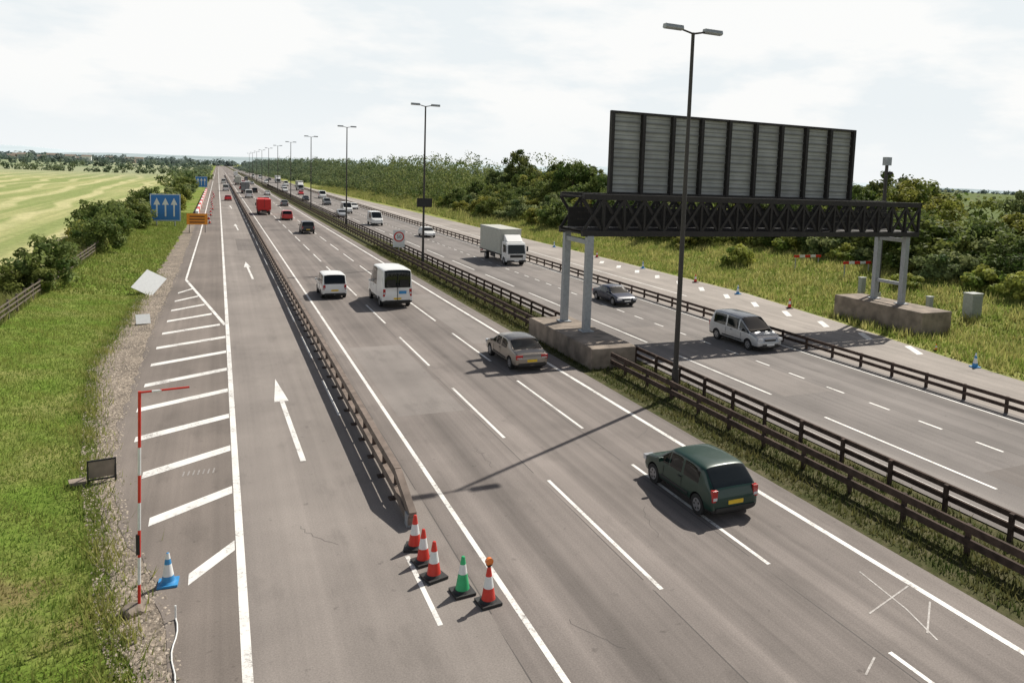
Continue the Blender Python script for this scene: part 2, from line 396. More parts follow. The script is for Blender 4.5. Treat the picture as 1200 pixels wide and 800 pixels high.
for y in (42.4, 45.8):
    for z in (7.45, 9.75): b.box(((x0+x1)/2, y, z), (x1-x0, .34, .36), M_DARKST)
    n = 20; st = (x1-x0)/n
    for i in range(n):
        a, c = x0+i*st, x0+(i+1)*st
        b.beam((a, y-.06, 7.55), (c, y-.06, 9.65), .1, .18, M_DARKST); b.beam((a, y+.06, 9.65), (c, y+.06, 7.55), .1, .18, M_DARKST)
        b.box((c, y, 8.6), (.14, .2, 2.0), M_DARKST)
for i in range(21):
    x = x0+i*(x1-x0)/20
    for z in (7.45, 9.75): b.box((x, 44.1, z), (.1, 3.0, .1), M_DARKST)
b.box(((x0+x1)/2, 44.1, 7.62), (x1-x0-.2, 2.6, .05), M_DARKST)
b.box(((x0+x1)/2, 44.9, 8.35), (x1-x0-.3, .05, 1.3), M_DARKST)
for z in (8.3, 8.75, 9.2): b.box(((x0+x1)/2, 43.1, z), (x1-x0, .06, .06), M_DARKST)
b.obj('truss', ge)
b = MB()
sx0, sx1, sz0, sz1 = 24.0, 45.7, 9.95, 15.4; sy = 45.6; n = 9; w = (sx1-sx0)/n
b.box(((sx0+sx1)/2, sy+.25, (sz0+sz1)/2), (sx1-sx0, .05, sz1-sz0), M_PANEL)
rows = 9; rh = (sz1-sz0)/rows
for j in range(rows+1): b.box(((sx0+sx1)/2, sy+.16, sz0+j*rh), (sx1-sx0-.05, .1, .1), M_DARKST if j in (0, rows) else M_PANEL2)
for j in range(rows): b.box(((sx0+sx1)/2, sy+.2, sz0+(j+.5)*rh), (sx1-sx0-.05, .04, .035), M_PANEL2)
for i in range(n+1):
    b.box((sx0+i*w, sy, (sz0+sz1)/2), (.24, .35, sz1-sz0+.1), M_DARKST)
for z in (sz0, sz1): b.box(((sx0+sx1)/2, sy-.02, z), (sx1-sx0+.3, .2, .16), M_DARKST)
b.obj('sign_board', ge)
b = MB(); b.cyl((0, 0, 0), (0, 0, 13), .22, .14, M_POLE); b.box((0, 0, 13.2), (.55, .5, .7), M_GREYST); b.box((0, 0, 1.2), (.5, .45, 1.2), M_LBOX); b.box((.3, -.1, 12.2), (.5, .2, .25), M_DARKST)
b.obj('cctv_mast', loc=(52.2, 48, .1), smooth=False)
for (x, y, w_, h_) in ((56.0, 41.5, 1.25, 2.0), (54.0, 44.0, .5, 1.7), (55.6, 53, .6, 1.8)):
    b = MB(); b.box((0, 0, h_/2), (w_, w_*.7, h_), M_LBOX); b.box((0, 0, h_+.03), (w_+.1, w_*.7+.1, .06), M_LBOX); b.box((0, -w_*.36, h_/2), (w_*.8, .02, h_*.8), M_GREYST)
    b.obj('equipment_cabinet', loc=(x, y, float(gz(x, y))), bevel=.01)

# ---------------------------------------------------------------- signs
def text(body, parent, loc, size, mat, rot=(math.radians(90), 0, 0), name='lettering'):
    c = bpy.data.curves.new(name, 'FONT'); c.body = body; c.size = size; c.align_x = 'CENTER'; c.align_y = 'CENTER'; c.extrude = .002
    o = bpy.data.objects.new(name, c); COL.objects.link(o); o.parent = parent; o.location = loc; o.rotation_euler = rot; c.materials.append(mat); return o
def blue_sign(x, y, w=5, h=4.5, zb=1.0):
    e = empty('direction_sign', (x, y, 0)); b = MB()
    b.box((0, 0, zb+h/2), (w, .06, h), M_BLUE)
    for dx in (-w*.3, w*.3): b.cyl((dx, .12, -.1), (dx, .12, zb+h), .09, .09, M_GREYST)
    t = .1
    for cx, cz, dx, dz in ((0, zb+t, w-.1, t), (0, zb+h-t, w-.1, t), (-w/2+t, zb+h/2, t, h-.3), (w/2-t, zb+h/2, t, h-.3)): b.box((cx, -.04, cz), (dx, .012, dz), M_WHITE)
    for ax in (-w*.28, 0, w*.28):
        b.box((ax, -.045, zb+h*.42), (w*.05, .012, h*.5), M_WHITE)
        b.add([(ax-w*.11, -.053, zb+h*.6), (ax+w*.11, -.053, zb+h*.6), (ax, -.053, zb+h*.86)], [(0, 1, 2)], M_WHITE)
    b.obj('panel', e); return e
blue_sign(-7.9, 143, 4.5, 4.5, .9); blue_sign(-5.8, 330, 4.2, 4.2, 1)
e = empty('road_works_sign', (-2.95, 131, 0)); b = MB()
b.box((0, 0, 2.1), (2.9, .05, 1.7), M_ORANGE)
for z in (1.6, 2.05, 2.5): b.box((0, -.035, z), (2.1, .01, .16), M_BLACK)
for dx in (-1.1, 1.1): b.box((dx, .1, 1), (.08, .08, 2.1), M_DARKST); b.box((dx, .4, .04), (.08, 1, .08), M_DARKST)
b.obj('board', e)
b = MB(); b.box((0, 0, 0), (1.7, .05, 2.2), M_WHITE, mat=Matrix.Rotation(math.radians(38), 3, 'Y')); b.beam((0, .12, .5), (0, 1.0, -.6), .06, .06, M_GREYST)
o = b.obj('leaning_sign_board', loc=(-5.2, 71, .85)); o.rotation_euler = (math.radians(-44), 0, math.radians(12))
b = MB(); b.box((0, 0, .35), (.85, .04, .7), M_WHITE, mat=Matrix.Rotation(math.radians(-35), 3, 'X')); b.box((0, .3, .03), (.7, .6, .05), M_DARKST)
b.obj('small_sign_board', loc=(-4.6, 57.5, 0), rz=.2)
b = MB()
for dx in (-.4, .4): b.box((dx, 0, .4), (.05, .05, .8), M_BLACK); b.beam((dx, 0, .75), (dx, .5, 0), .04, .04, M_BLACK)
for z in (.12, .78): b.box((0, 0, z), (.85, .05, .05), M_BLACK)
b.box((0, .01, .46), (.74, .02, .56), M_CONC)
b.box((-.7, .2, .06), (.5, .4, .12), M_CONC)
b.obj('folding_sign_frame', loc=(-3.65, 29.3, 0), rz=.15)
e = empty('speed_limit_sign', (21.0, 97.5, 0)); b = MB()
b.box((0, 0, 2.1), (1.5, .05, 2.2), M_WHITE); b.cyl((0, .1, 0), (0, .1, 3.2), .06, .06, M_GREYST)
b.cyl((0, -.03, 2.35), (0, -.045, 2.35), .66, .66, M_RED, 32); b.cyl((0, -.046, 2.35), (0, -.055, 2.35), .5, .5, M_WHITE, 32)
b.obj('plate', e); text('50', e, (0, -.06, 2.35), .62, M_BLACK)

e = empty('height_warning_pole', (-1.82, 20.3, 0)); b = MB(); h = 5.5; n = 8
for i in range(n): b.cyl((.012*i, 0, h*i/n), (.012*(i+1), 0, h*(i+1)/n), .035, .035, M_RED if i % 2 == 0 or i > 5 else M_WHITE, 10)
b.cyl((.1, 0, h-.03), (1.15, .12, h-.02), .025, .025, M_RED, 8); b.cyl((.35, 0.02, h-.03), (.55, .05, h-.03), .028, .028, M_WHITE, 8)
b.box((0, 0, 1.7), (.08, .08, .5), M_BLACK)
b.obj('pole', e, True)
me = bpy.data.meshes.new('base_boulder'); bm = bmesh.new(); bmesh.ops.create_icosphere(bm, subdivisions=3, radius=.26)
for v in bm.verts:
    v.co *= 1+.18*math.sin(v.co.x*17)*math.cos(v.co.y*13); v.co.z *= .6
bm.to_mesh(me); bm.free(); me.materials.append(M_CONC); o = link('foot', me, (-.12, 0, .05), parent=e)
b = MB(); pr = None
for k in range(24):
    t = k/23; p = (-1.0+.14*t+.05*math.sin(k*.9), 19.6-6.6*t, .03+.015*math.sin(k*1.7))
    if pr: b.cyl(pr, p, .017, .017, M_WHITE, 8)
    pr = p
b.cyl((-1.0, 19.6, 0), (-1.0, 19.6, .35), .022, .022, M_WHITE, 8); b.obj('marker_rope')

# ---------------------------------------------------------------- cones
def cone(x, y, c1, c2=None, s=1.0, scheme='rwr', lampm=None, z=0):
    b = MB(); c2 = c2 or M_WHITE
    b.box((0, 0, .04), (.56, .56, .07), M_BLACK if scheme != 'b' else c1); b.cyl((0, 0, .07), (0, 0, .13), .25, .2, M_BLACK if scheme != 'b' else c1, 8)
    segs = {'rwr': [(0, .38, c1), (.38, .72, c2), (.72, 1, c1)], 'g': [(0, .3, c1), (.3, .5, c1), (.5, .78, c2), (.78, 1, c1)], 'b': [(0, .22, c1), (.22, .62, c2), (.62, .8, c1), (.8, 1, c2)]}[scheme]
    rr = lambda t: .19-.145*t
    for a, c, m in segs: b.cyl((0, 0, .1+.9*a), (0, 0, .1+.9*c), rr(a), rr(c), m, 20, False)
    b.cyl((0, 0, .995), (0, 0, 1.01), .047, .03, c1, 12)
    if lampm: b.cyl((0, 0, 1.0), (0, 0, 1.06), .05, .09, M_BLACK); b.cyl((0, -.05, 1.14), (0, .05, 1.14), .1, .1, lampm, 16)
    o = b.obj('traffic_cone', loc=(x, y, z), smooth=True, rz=random.uniform(-.4, .4)); o.scale = (s, s, s)
    o.rotation_euler[0] = random.uniform(-.02, .02); return o
cone(5.12, 21.0, M_RED); cone(5.15, 20.1, M_RED, s=.97); cone(5.22, 19.2, M_RED, s=1.02); cone(5.72, 18.2, M_GREEN, None, 1.0, 'g'); cone(6.2, 17.5, M_RED, None, .98, 'rwr', M_ORL)
cone(-1.25, 21.4, M_CBLUE, None, .85, 'b')
cone(43.0, 31.3, M_CBLUE, None, .9, 'b'); cone(44.6, 35.5, M_ORANGE, None, .5)
for i, (x, y) in enumerate(((46, 52), (46.4, 60), (46.8, 68), (47.2, 80), (46.9, 92), (46.6, 106), (46.2, 120))): cone(x, y, M_CBLUE if i % 2 else M_RED, None, .9, 'b' if i % 2 else 'rwr')
for i in range(14): cone(-1.4+random.uniform(-.3, .3), 150+i*11, M_RED)
b = MB()
for i in range(16):
    y = 175+i*9; b.box((-3.9, y, .55), (.5, 8.2, .9), M_RED if i % 2 else M_WHITE)
b.obj('road_works_barrier', bevel=.05)
b = MB()
for k, (dx, m) in enumerate(((-1.6, M_RED), (-.8, M_WHITE), (0, M_RED), (.8, M_WHITE), (1.6, M_RED))): b.box((dx, 0, 1.35), (.8, .05, .28), m)
for dx in (-1.7, 1.7): b.box((dx, .05, .6), (.08, .08, 1.6), M_GREYST)
o = b.obj('warning_barrier', loc=(61, 66.5, float(gz(61, 0)))); o2 = bpy.data.objects.new('warning_barrier', o.data); COL.objects.link(o2); o2.location = (61.5, 59.5, float(gz(61.5, 0)))

# ---------------------------------------------------------------- vehicles
def paintm(name, col, metal=.3, coat=.5): return plain(name, col, .38, metal, coat, var=.04, scale=1)
def loft(stations, glass_top, glass_side, body, name, parent, wheels, wr_, W, boolean=True):
    V, F, MI = [], [], []
    mats = [body, M_GLASS, M_BLACK]
    for (y, w, zb, bl, t, wr, cab) in stations:
        if cab: p = [(0, zb), (w*.9, zb), (w, zb+.14), (w*1.01, (zb+bl)/2+.06), (w*.965, bl), (wr+.035, t-.13), (wr, t-.05), (wr*.62, t-.008), (0, t)]
        else:
            p = [(0, zb), (w*.9, zb), (w, zb+.14), (w*1.01, (zb+bl)/2+.06), (w*.965, bl), (w*.93, bl+(t-bl)*.5), (w*.86, bl+(t-bl)*.8), (w*.5, t-.003), (0, t)]
        V += [(x, y, z) for x, z in p]+[(-x, y, z) for x, z in p[7:0:-1]]
    ns = len(stations)
    for i in range(ns-1):
        for j in range(16):
            k = j if j < 8 else 15-j; F.append((i*16+j, i*16+(j+1) % 16, (i+1)*16+(j+1) % 16, (i+1)*16+j))
            mi = 0
            if k in (0, 1): mi = 2
            if k in (6, 7) and i in glass_top: mi = 1
            if k == 4 and i in glass_side: mi = 1
            MI.append(mi)
    F.append(tuple(range(15, -1, -1))); MI.append(0); F.append(tuple((ns-1)*16+k for k in range(16))); MI.append(0)
    me = bpy.data.meshes.new(name); me.from_pydata(V, [], F)
    for m in mats: me.materials.append(m)
    me.polygons.foreach_set('material_index', MI)
    bm = bmesh.new(); bm.from_mesh(me); bmesh.ops.recalc_face_normals(bm, faces=bm.faces)
    cl = bm.edges.layers.float.get('crease_edge') or bm.edges.layers.float.new('crease_edge')
    vl = bm.verts.layers.float.get('crease_vert') or bm.verts.layers.float.new('crease_vert')
    for e in bm.edges:
        ms = {f.material_index for f in e.link_faces}
        if 1 in ms and len(ms) > 1:
            e[cl] = .92
            for v in e.verts: v[vl] = .85
    bm.to_mesh(me); bm.free()
    o = bpy.data.objects.new(name, me); COL.objects.link(o)
    ss = o.modifiers.new('s', 'SUBSURF'); ss.levels = 2; ss.render_levels = 2
    cut = None
    if boolean:
        b = MB()
        for wy in wheels:
            for sx in (-1, 1): b.cyl((sx*(W-.26), wy, wr_), (sx*(W+.3), wy, wr_), wr_+.06, wr_+.06, M_BLACK, 28)
        cut = b.obj('cutter'); bo = o.modifiers.new('b', 'BOOLEAN'); bo.operation = 'DIFFERENCE'; bo.object = cut; bo.solver = 'EXACT'
        try: bo.material_mode = 'TRANSFER'
        except Exception: pass
    dg = bpy.context.evaluated_depsgraph_get(); me2 = bpy.data.meshes.new_from_object(o.evaluated_get(dg))
    o.modifiers.clear(); o.data = me2
    if cut: bpy.data.objects.remove(cut)
    me2.polygons.foreach_set('use_smooth', [True]*len(me2.polygons))
    try: me2.set_sharp_from_angle(angle=math.radians(38))
    except Exception: pass
    o.parent = parent; return o
SC = 1.12
def car(name, x, y, heading, L, W, H, belt, rd, rg, ws, hood, body, zb=.2, wr_=.31, wrf=.82, panel=False, rough_rear='hatch', boolean=True, hoodz=None, detail=True, sc=SC):
    """y = the end nearest the overbridge"""
    e = empty(name, (x, y if heading > 0 else y+L*sc, 0), 0 if heading > 0 else math.pi); e.scale = (sc, sc, sc)
    wr = W*wrf; rr = rd+rg; cow = L-hood; rf = cow-ws; mid = (rr+rf)/2+.1
    hz = hoodz if hoodz else belt-.02
    st = [(0, W*.84, zb+.1, belt*.66, belt*.70, 0, 0), (.06, W*.93, zb+.02, belt*.84, belt*.90, 0, 0)]
    if rd > .3: st += [(.15, W*.97, zb, belt*.95, belt+.03, 0, 0)]
    st += [(rd, W*.985, zb, belt, belt+.06, 0, 0)]
    gt = [len(st)-1]; gs = []
    st += [(rr, W, zb, belt, H-.05, wr*.97, 1), (rr+.10, W, zb, belt, H-.01, wr, 1)]
    if not panel: gs.append(len(st)-1)
    st += [(mid-.04, W, zb, belt-.01, H, wr, 1), (mid+.04, W, zb, belt-.01, H, wr, 1)]; gs.append(len(st)-1)
    st += [(rf-.04, W, zb, belt-.03, H-.03, wr*.98, 1), (rf, W, zb, belt-.03, H-.06, wr*.96, 1)]; gs.append(len(st)-1); gt.append(len(st)-1)
    st += [(cow, W*.99, zb, hz-.05, hz+.02, 0, 0), (L-hood*.45, W*.98, zb, hz-.12, hz-.05, 0, 0), (L-.16, W*.93, zb, hz-.24, hz-.17, 0, 0), (L-.04, W*.86, zb+.02, hz-.38, hz-.33, 0, 0), (L, W*.76, zb+.1, hz-.46, hz-.43, 0, 0)]
    wy = (max(.62, L*.185), L-max(.72, L*.19))
    loft(st, gt, gs, body, 'body', e, wy, wr_, W, boolean)
    b = MB()
    for yy_ in wy:
        for sx in (-1, 1):
            b.cyl((sx*(W-.22), yy_, wr_), (sx*(W-.012), yy_, wr_), wr_, wr_, M_TYRE, 24)
            b.cyl((sx*(W-.03), yy_, wr_), (sx*(W-.004), yy_, wr_), wr_*.64, wr_*.6, M_RIM, 20)
            if detail:
                for k in range(5):
                    a = k*2*math.pi/5; b.cyl((sx*(W-.01), yy_+math.cos(a)*wr_*.38, wr_+math.sin(a)*wr_*.38), (sx*(W-.001), yy_+math.cos(a)*wr_*.38, wr_+math.sin(a)*wr_*.38), wr_*.12, wr_*.12, M_BLACK, 8)
    b.obj('wheels', e, True)
    if not detail: 
        b = MB()
        for sx in (-1, 1): b.box((sx*W*.78, .08, belt*.8), (.2, .12, .25), M_REDL); b.box((sx*W*.72, L-.1, hz-.28), (.3, .16, .15), M_HEADL)
        b.obj('lights', e); return e
    b = MB(); zl = belt*.80
    hgt = .5 if rough_rear == 'van' else (.34 if rough_rear == 'hatch' else .2)
    for sx in (-1, 1):
        wdt = .17 if rough_rear != 'sedan' else .34
        b.box((sx*(W*.93-wdt/2), .09, zl+(.05 if rough_rear == 'hatch' else 0)), (wdt, .13, hgt), M_REDL)
        b.box((sx*(W*.93-wdt/2), .08, zl-.03), (wdt*.8, .13, hgt*.25), M_HEADL)
        b.box((sx*(W*.74), L-.115, hz-.27), (.34, .17, .16), M_HEADL)
        b.box((sx*(W*.62), L-.03, zb+.16), (.16, .07, .09), M_BLACK)
        b.box((sx*(W+.085), rf+.3, belt+.07), (.17, .1, .13), body); b.box((sx*(W-.0), rf+.3, belt+.03), (.12, .06, .04), M_BLACK)
        b.box((sx*(W*1.0), rf-.65, belt-.12), (.03, .16, .03), M_BLACK)
        b.box((sx*(W*1.0), (wy[0]+wy[1])/2, zb+.26), (.035, (wy[1]-wy[0])*.62, .07), M_BLACK)
        b.box((sx*(W*1.002), mid, (zb+belt)/2+.1), (.012, .012, belt-zb-.3), M_BLACK)
        b.box((sx*(W*1.002), rf+.25, (zb+belt)/2+.06), (.012, .012, belt-zb-.35), M_BLACK)
    b.box((0, .035, zb+.20), (W*1.6, .11, .1), M_BLACK)
    b.box((0, L-.03, zb+.20), (W*1.2, .08, .12), M_BLACK); b.box((0, L-.055, hz-.30), (W*.8, .1, .1), M_BLACK)
    b.box((0, .02, zb+.36 if rough_rear != 'hatch' else belt*.62), (.52, .06, .12), M_YPL); b.box((0, L-.01, zb+.24), (.52, .06, .11), M_WHITE)
    b.obj('trim', e, bevel=.012)
    return e
P_GREEN = paintm('paint_dark_green', (.004, .034, .023), .1, .35); P_SILV = paintm('paint_silver_gold', (.29, .25, .21), .4); P_SILV2 = paintm('paint_silver', (.46, .47, .48), .4)
P_WHITE = paintm('paint_white', (.78, .78, .76), 0); P_NAVY = paintm('paint_navy', (.006, .012, .04), .1, .4); P_BLACK = paintm('paint_black', (.01, .01, .012), 0, .4); P_RED = paintm('paint_red', (.55, .012, .012), 0)
P_GREY = paintm('paint_grey', (.16, .165, .17), .4)
car('hatchback_car', 15.2, 19.1, 1, 3.95, .86, 1.5, .93, .12, .5, .72, .88, P_GREEN, sc=1.13)
car('saloon_car', 15.8, 38.4, 1, 4.75, .88, 1.45, .92, .66, .6, .74, 1.05, P_SILV, rough_rear='sedan', sc=1.15)
car('minivan_car', 8.75, 65.0, 1, 4.3, .9, 1.85, 1.05, .08, .2, .6, .85, P_WHITE, wrf=.86)
car('people_carrier_car', 32.6, 38.4, -1, 4.7, .91, 1.75, 1.0, .1, .3, .95, .85, P_SILV2, sc=1.18)
car('convertible_car', 31.7, 56.0, -1, 4.4, .87, 1.34, .86, .75, .6, .7, 1.15, P_NAVY, rough_rear='sedan', sc=1.15)
car('off_road_car', 13.1, 128.5, 1, 4.5, .93, 1.85, 1.1, .08, .14, .5, 1.1, P_BLACK, wr_=.38, zb=.35, boolean=False, sc=1.1)
ve = car('panel_van', 12.8, 59.6, 1, 5.6, 1.05, 2.7, 1.35, .03, .08, .95, .75, P_WHITE, zb=.32, wr_=.34, wrf=.88, panel=True, rough_rear='van', sc=1.16)
text('HOWARD', ve, (.05, -.02, 2.3), .36, M_BLACK)
b = MB()
for sx in (-1, 1): b.box((sx*.45, .0, 1.72), (.62, .05, .5), M_GLASS)
b.box((0, -.005, 1.4), (.03, .05, 2.1), M_BLACK); b.box((.35, -.01, 1.1), (.5, .04, .2), M_CBLUE)
b.obj('rear_doors', ve)
def far(kind, x, y, h, p):
    if kind == 'van': car('delivery_van', x, y, h, 5.2, .98, 2.4, 1.3, .03, .1, .9, .7, p, zb=.3, wr_=.34, wrf=.86, panel=True, boolean=False, detail=False)
    elif kind == 'suv': car('car', x, y, h, 4.5, .92, 1.75, 1.05, .08, .2, .6, 1.0, p, boolean=False, detail=False)
    else: car('car', x, y, h, 4.3, .87, 1.45, .92, .3, .5, .7, 1.0, p, boolean=False, detail=False)
def lorry(name, x, y, heading, colm, cabm, L=8.6, Ht=3.8, sc=1.07):
    e = empty(name, (x, y, 0), 0 if heading < 0 else math.pi); e.scale = (sc, sc, sc)
    if heading > 0: e.location[1] = y+L*sc
    b = MB(); b.box((0, 1.95+(L-2)/2, (1.05+Ht)/2), (2.5, L-2, Ht-1.05), colm); b.obj('cargo_box', e, bevel=.05)
    b = MB()
    for sx in (-1, 1):
        k = 2.2
        while k < L-.1: b.box((sx*1.262, k, (1.1+Ht)/2), (.03, .07, Ht-1.2), colm); k += .6
        b.box((sx*1.265, 1.95+(L-2)/2, Ht-.06), (.05, L-2, .1), M_GREYST); b.box((sx*1.265, 1.95+(L-2)/2, 1.1), (.05, L-2, .1), M_DARKST)
        b.box((sx*1.1, L*.52, .75), (.06, 1.6, .4), M_DARKST)
    b.box((0, L/2+.4, .85), (.9, L-1, .25), M_BLACK)
    b.box((0, L-.02, .6), (2.3, .08, .2), M_BLACK)
    for sx in (-1, 1): b.box((sx*1.0, L+.01, .85), (.35, .06, .15), M_REDL)
    b.box((0, L-.03, 2.4), (.04, .04, Ht-1.4), M_DARKST)
    b.obj('chassis', e)
    b = MB(); b.prism([(0, .42), (-.02, 1.25), (.22, 2.3), (.42, 2.55), (1.75, 2.6), (1.75, .42)], -1.13, 1.13, cabm); b.prism([(.55, 2.58), (1.5, 3.3), (1.7, 3.3), (1.7, 2.58)], -.95, .95, cabm); b.obj('cab', e, bevel=.07)
    b = MB()
    b.add([(-1.0, -.035, 1.32), (1.0, -.035, 1.32), (.94, .185, 2.28), (-.94, .185, 2.28)], [(0, 1, 2, 3)], M_GLASS)
    for sx in (-1, 1):
        b.add([(sx*1.136, .3, 1.4), (sx*1.136, 1.3, 1.4), (sx*1.136, 1.3, 2.25), (sx*1.136, .42, 2.25)], [(0, 1, 2, 3)], M_GLASS)
        b.box((sx*.85, -.03, .72), (.4, .06, .2), M_HEADL); b.box((sx*1.32, .15, 1.85), (.18, .12, .55), M_BLACK); b.box((sx*1.2, .2, 2.1), (.2, .04, .04), M_BLACK)
    b.box((0, -.035, 1.05), (1.5, .05, .3), M_BLACK); b.box((0, -.04, .5), (2.2, .1, .2), M_BLACK); b.box((0, -.1, .55), (.52, .02, .11), M_WHITE)
    b.obj('cab_trim', e)
    b = MB()
    for wy in (1.0, L-1.9):
        for sx in (-1, 1):
            b.cyl((sx*.8, wy, .45), (sx*1.13, wy, .45), .45, .45, M_TYRE, 24); b.cyl((sx*1.1, wy, .45), (sx*1.145, wy, .45), .25, .22, M_RIM, 16)
    b.obj('wheels', e, True)
    return e
M_LW = plain('lorry_white', (.5, .5, .44), .6, var=.08); M_LR = plain('lorry_red', (.6, .02, .015), .5)
lorry('box_lorry', 32.3, 84.6, -1, M_LW, P_WHITE, 9.2, 3.9, 1.09)
lorry('red_lorry', 9.0, 176, 1, M_LR, P_RED, 8, 3.2)
far('suv', 12.4, 160, 1, P_RED)
for k, x, y, h, p in (('van', 27.6, 147, -1, P_WHITE), ('car', 31.4, 122, -1, P_WHITE), ('van', 27.8, 185, -1, P_WHITE), ('car', 24.8, 172, -1, P_SILV2), ('suv', 28.2, 225, -1, P_GREY), ('car', 32.5, 205, -1, P_WHITE),
    ('car', 24.9, 250, -1, P_BLACK), ('van', 32.3, 270, -1, P_WHITE), ('car', 28.1, 300, -1, P_RED), ('suv', 24.8, 330, -1, P_WHITE), ('car', 28, 380, -1, P_SILV2), ('van', 32, 420, -1, P_WHITE), ('car', 25, 470, -1, P_WHITE), ('car', 28.2, 520, -1, P_GREY),
    ('car', 16, 215, 1, P_GREY), ('car', 12.6, 235, 1, P_SILV2), ('van', 8.9, 262, 1, P_WHITE), ('car', 15.9, 290, 1, P_WHITE), ('suv', 12.5, 310, 1, P_BLACK), ('car', 9, 345, 1, P_RED), ('van', 12.6, 390, 1, P_WHITE), ('car', 16, 430, 1, P_SILV2), ('car', 9, 480, 1, P_WHITE), ('van', 12.5, 560, 1, P_WHITE), ('car', 2.6, 240, 1, P_RED), ('van', 2.7, 320, 1, P_WHITE),
    ('van', 2.6, 430, 1, P_WHITE), ('car', 12.5, 450, 1, P_RED), ('van', 16, 520, 1, P_GREY), ('van', 28, 600, -1, P_WHITE), ('car', 32, 560, -1, P_BLACK), ('van', 24.8, 640, -1, P_WHITE)):
    far(k, x, y, h, p)
lorry('box_lorry', 9, 300, 1, P_GREY, P_WHITE, 9, 3.9); lorry('box_lorry', 32.5, 350, -1, M_LW, P_WHITE, 9, 3.9); lorry('box_lorry', 9, 410, 1, M_LW, P_WHITE, 11, 4.1); lorry('box_lorry', 12.5, 640, 1, P_WHITE, P_WHITE, 11, 4.1); lorry('box_lorry', 32.2, 480, -1, P_WHITE, P_WHITE, 11, 4.1)

# ---------------------------------------------------------------- vegetation
def leafcloud(clumps, per, size, cols, flat=.8):
    n = len(clumps); T = n*per
    c = np.repeat(clumps, per, 0); col = np.repeat(cols, per, 0)
    d = R.normal(size=(T, 3)); d /= np.linalg.norm(d, axis=1, keepdims=True)
    r = R.random((T, 1))**.45
    P = c[:, :3]+d*r*c[:, 3:4]*np.array([1, 1, flat])
    nrm = d*.8+R.normal(size=(T, 3))*.45+np.array([0, 0, .35]); nrm /= np.linalg.norm(nrm, axis=1, keepdims=True)
    u = np.cross(nrm, R.normal(size=(T, 3))); u /= np.linalg.norm(u, axis=1, keepdims=True)+1e-9; v = np.cross(nrm, u)
    if np.ndim(size): s = np.repeat(size, per)[:, None]*(.6+.8*R.random((T, 1)))
    else: s = size*(.6+.8*R.random((T, 1)))
    V = np.stack([P-u*s*.6, P-v*s*.4, P+u*s*.6, P+v*s*.4], 1).reshape(-1, 3)
    F = np.arange(4*T).reshape(T, 4)
    cc = col*(.75+.5*R.random((T, 1))); C = np.repeat(cc, 4, 0)
    return V, F, C
def greens(n, dark=1.0, hue=(1, 1, 1)):
    a = np.array([.09, .14, .03]); b_ = np.array([.26, .285, .075]); t = R.random((n, 1))**1.1
    return (a*(1-t)+b_*t)*dark*np.array(hue)
def crown(h, rx, z0, nc, per, size, dark=1.0, hue=(1, 1, 1)):
    d = R.normal(size=(nc, 3)); d /= np.linalg.norm(d, axis=1, keepdims=True); rr = (.35+.65*R.random((nc, 1))**.5)
    P = d*rr*np.array([rx, rx, (h-z0)/2]); P[:, 2] += (h+z0)/2
    rad = rx*(.18+.2*R.random(nc))
    return leafcloud(np.c_[P, rad], per, size, greens(nc, dark, hue))
def tree_mesh(name, h, rx, z0, nc, per, size, dark=1.0, trunk=True, hue=(1, 1, 1)):
    V, F, C = crown(h, rx, z0, nc, per, size, dark, hue); me = fast_mesh(name, V, F, C, M_LEAF)
    tb = None
    if trunk:
        b = MB(); b.cyl((0, 0, -.3), (.1, 0, h*.35), h*.03, h*.022, M_BARK, 10); b.cyl((.1, 0, h*.35), (0, .1, h*.75), h*.022, h*.008, M_BARK, 8)
        for k in range(7):
            a = k*2.4; z = h*(.25+.06*k); b.cyl((.08, 0, z), (math.cos(a)*rx*.65, math.sin(a)*rx*.65, z+h*.2), h*.011, h*.003, M_BARK, 6)
        o = b.obj('trunk_proto'); tb = o.data; bpy.data.objects.remove(o)
    return me, tb
TREES = [tree_mesh('tree_crown_%d' % i, h, rx, z0, 60, 95, .42, dk, True, hu) for i, (h, rx, z0, dk, hu) in enumerate(((11, 4.2, 2, .85, (.9, 1, 1)), (9, 4.4, 1.2, 1.15, (1.15, 1.02, .9)), (12.5, 4.0, 2.5, .8, (1, 1, 1.2)), (8, 3.4, 1, 1.4, (1.1, 1, 1)), (9.5, 3.6, 1, 1.05, (1, 1.02, 1.5))))]
BUSH = [tree_mesh('bush_mesh_%d' % i, h, rx, -.3, 42, 110, .27, dk, False, hu)[0] for i, (h, rx, dk, hu) in enumerate(((3.6, 2.5, .9, (1, 1, 1)), (2.8, 2.6, 1.3, (1.2, 1.02, .9)), (4.6, 2.7, .85, (.9, 1, 1.1)), (2.0, 1.9, 1.6, (1.1, 1.02, .9)), (3.2, 2.3, 1.25, (1, 1, 1.6))))]
def tree(x, y, k=None, s=1.0):
    k = random.randrange(5) if k is None else k; me, tb = TREES[k]; e = empty('tree', (x, y, float(gz(x, y)))); rz = random.uniform(0, 6.28); e.rotation_euler[2] = rz
    s2 = s*random.uniform(.9, 1.1); e.scale = (s2, s2, s); link('crown', me, parent=e); link('trunk', tb, parent=e)
def bush(x, y, k=None, s=1.0):
    k = random.randrange(5) if k is None else k
    link('bush', BUSH[k], (x, y, float(gz(x, y))-.1), random.uniform(0, 6.28), (s*random.uniform(.9, 1.25), s*random.uniform(.9, 1.25), s*random.uniform(.85, 1.15)))
bush(-12.6, 72, 2, .85); bush(-13.4, 69.5, 0, .7); bush(-14.5, 58, 3, .8); bush(-13.4, 53, 3, .7)
for y in range(100, 180, 5): bush(-13+random.uniform(-1.2, 1.2), y, random.choice((0, 1, 2, 4)), .95 if y < 108 else random.uniform(.85, 1.2))
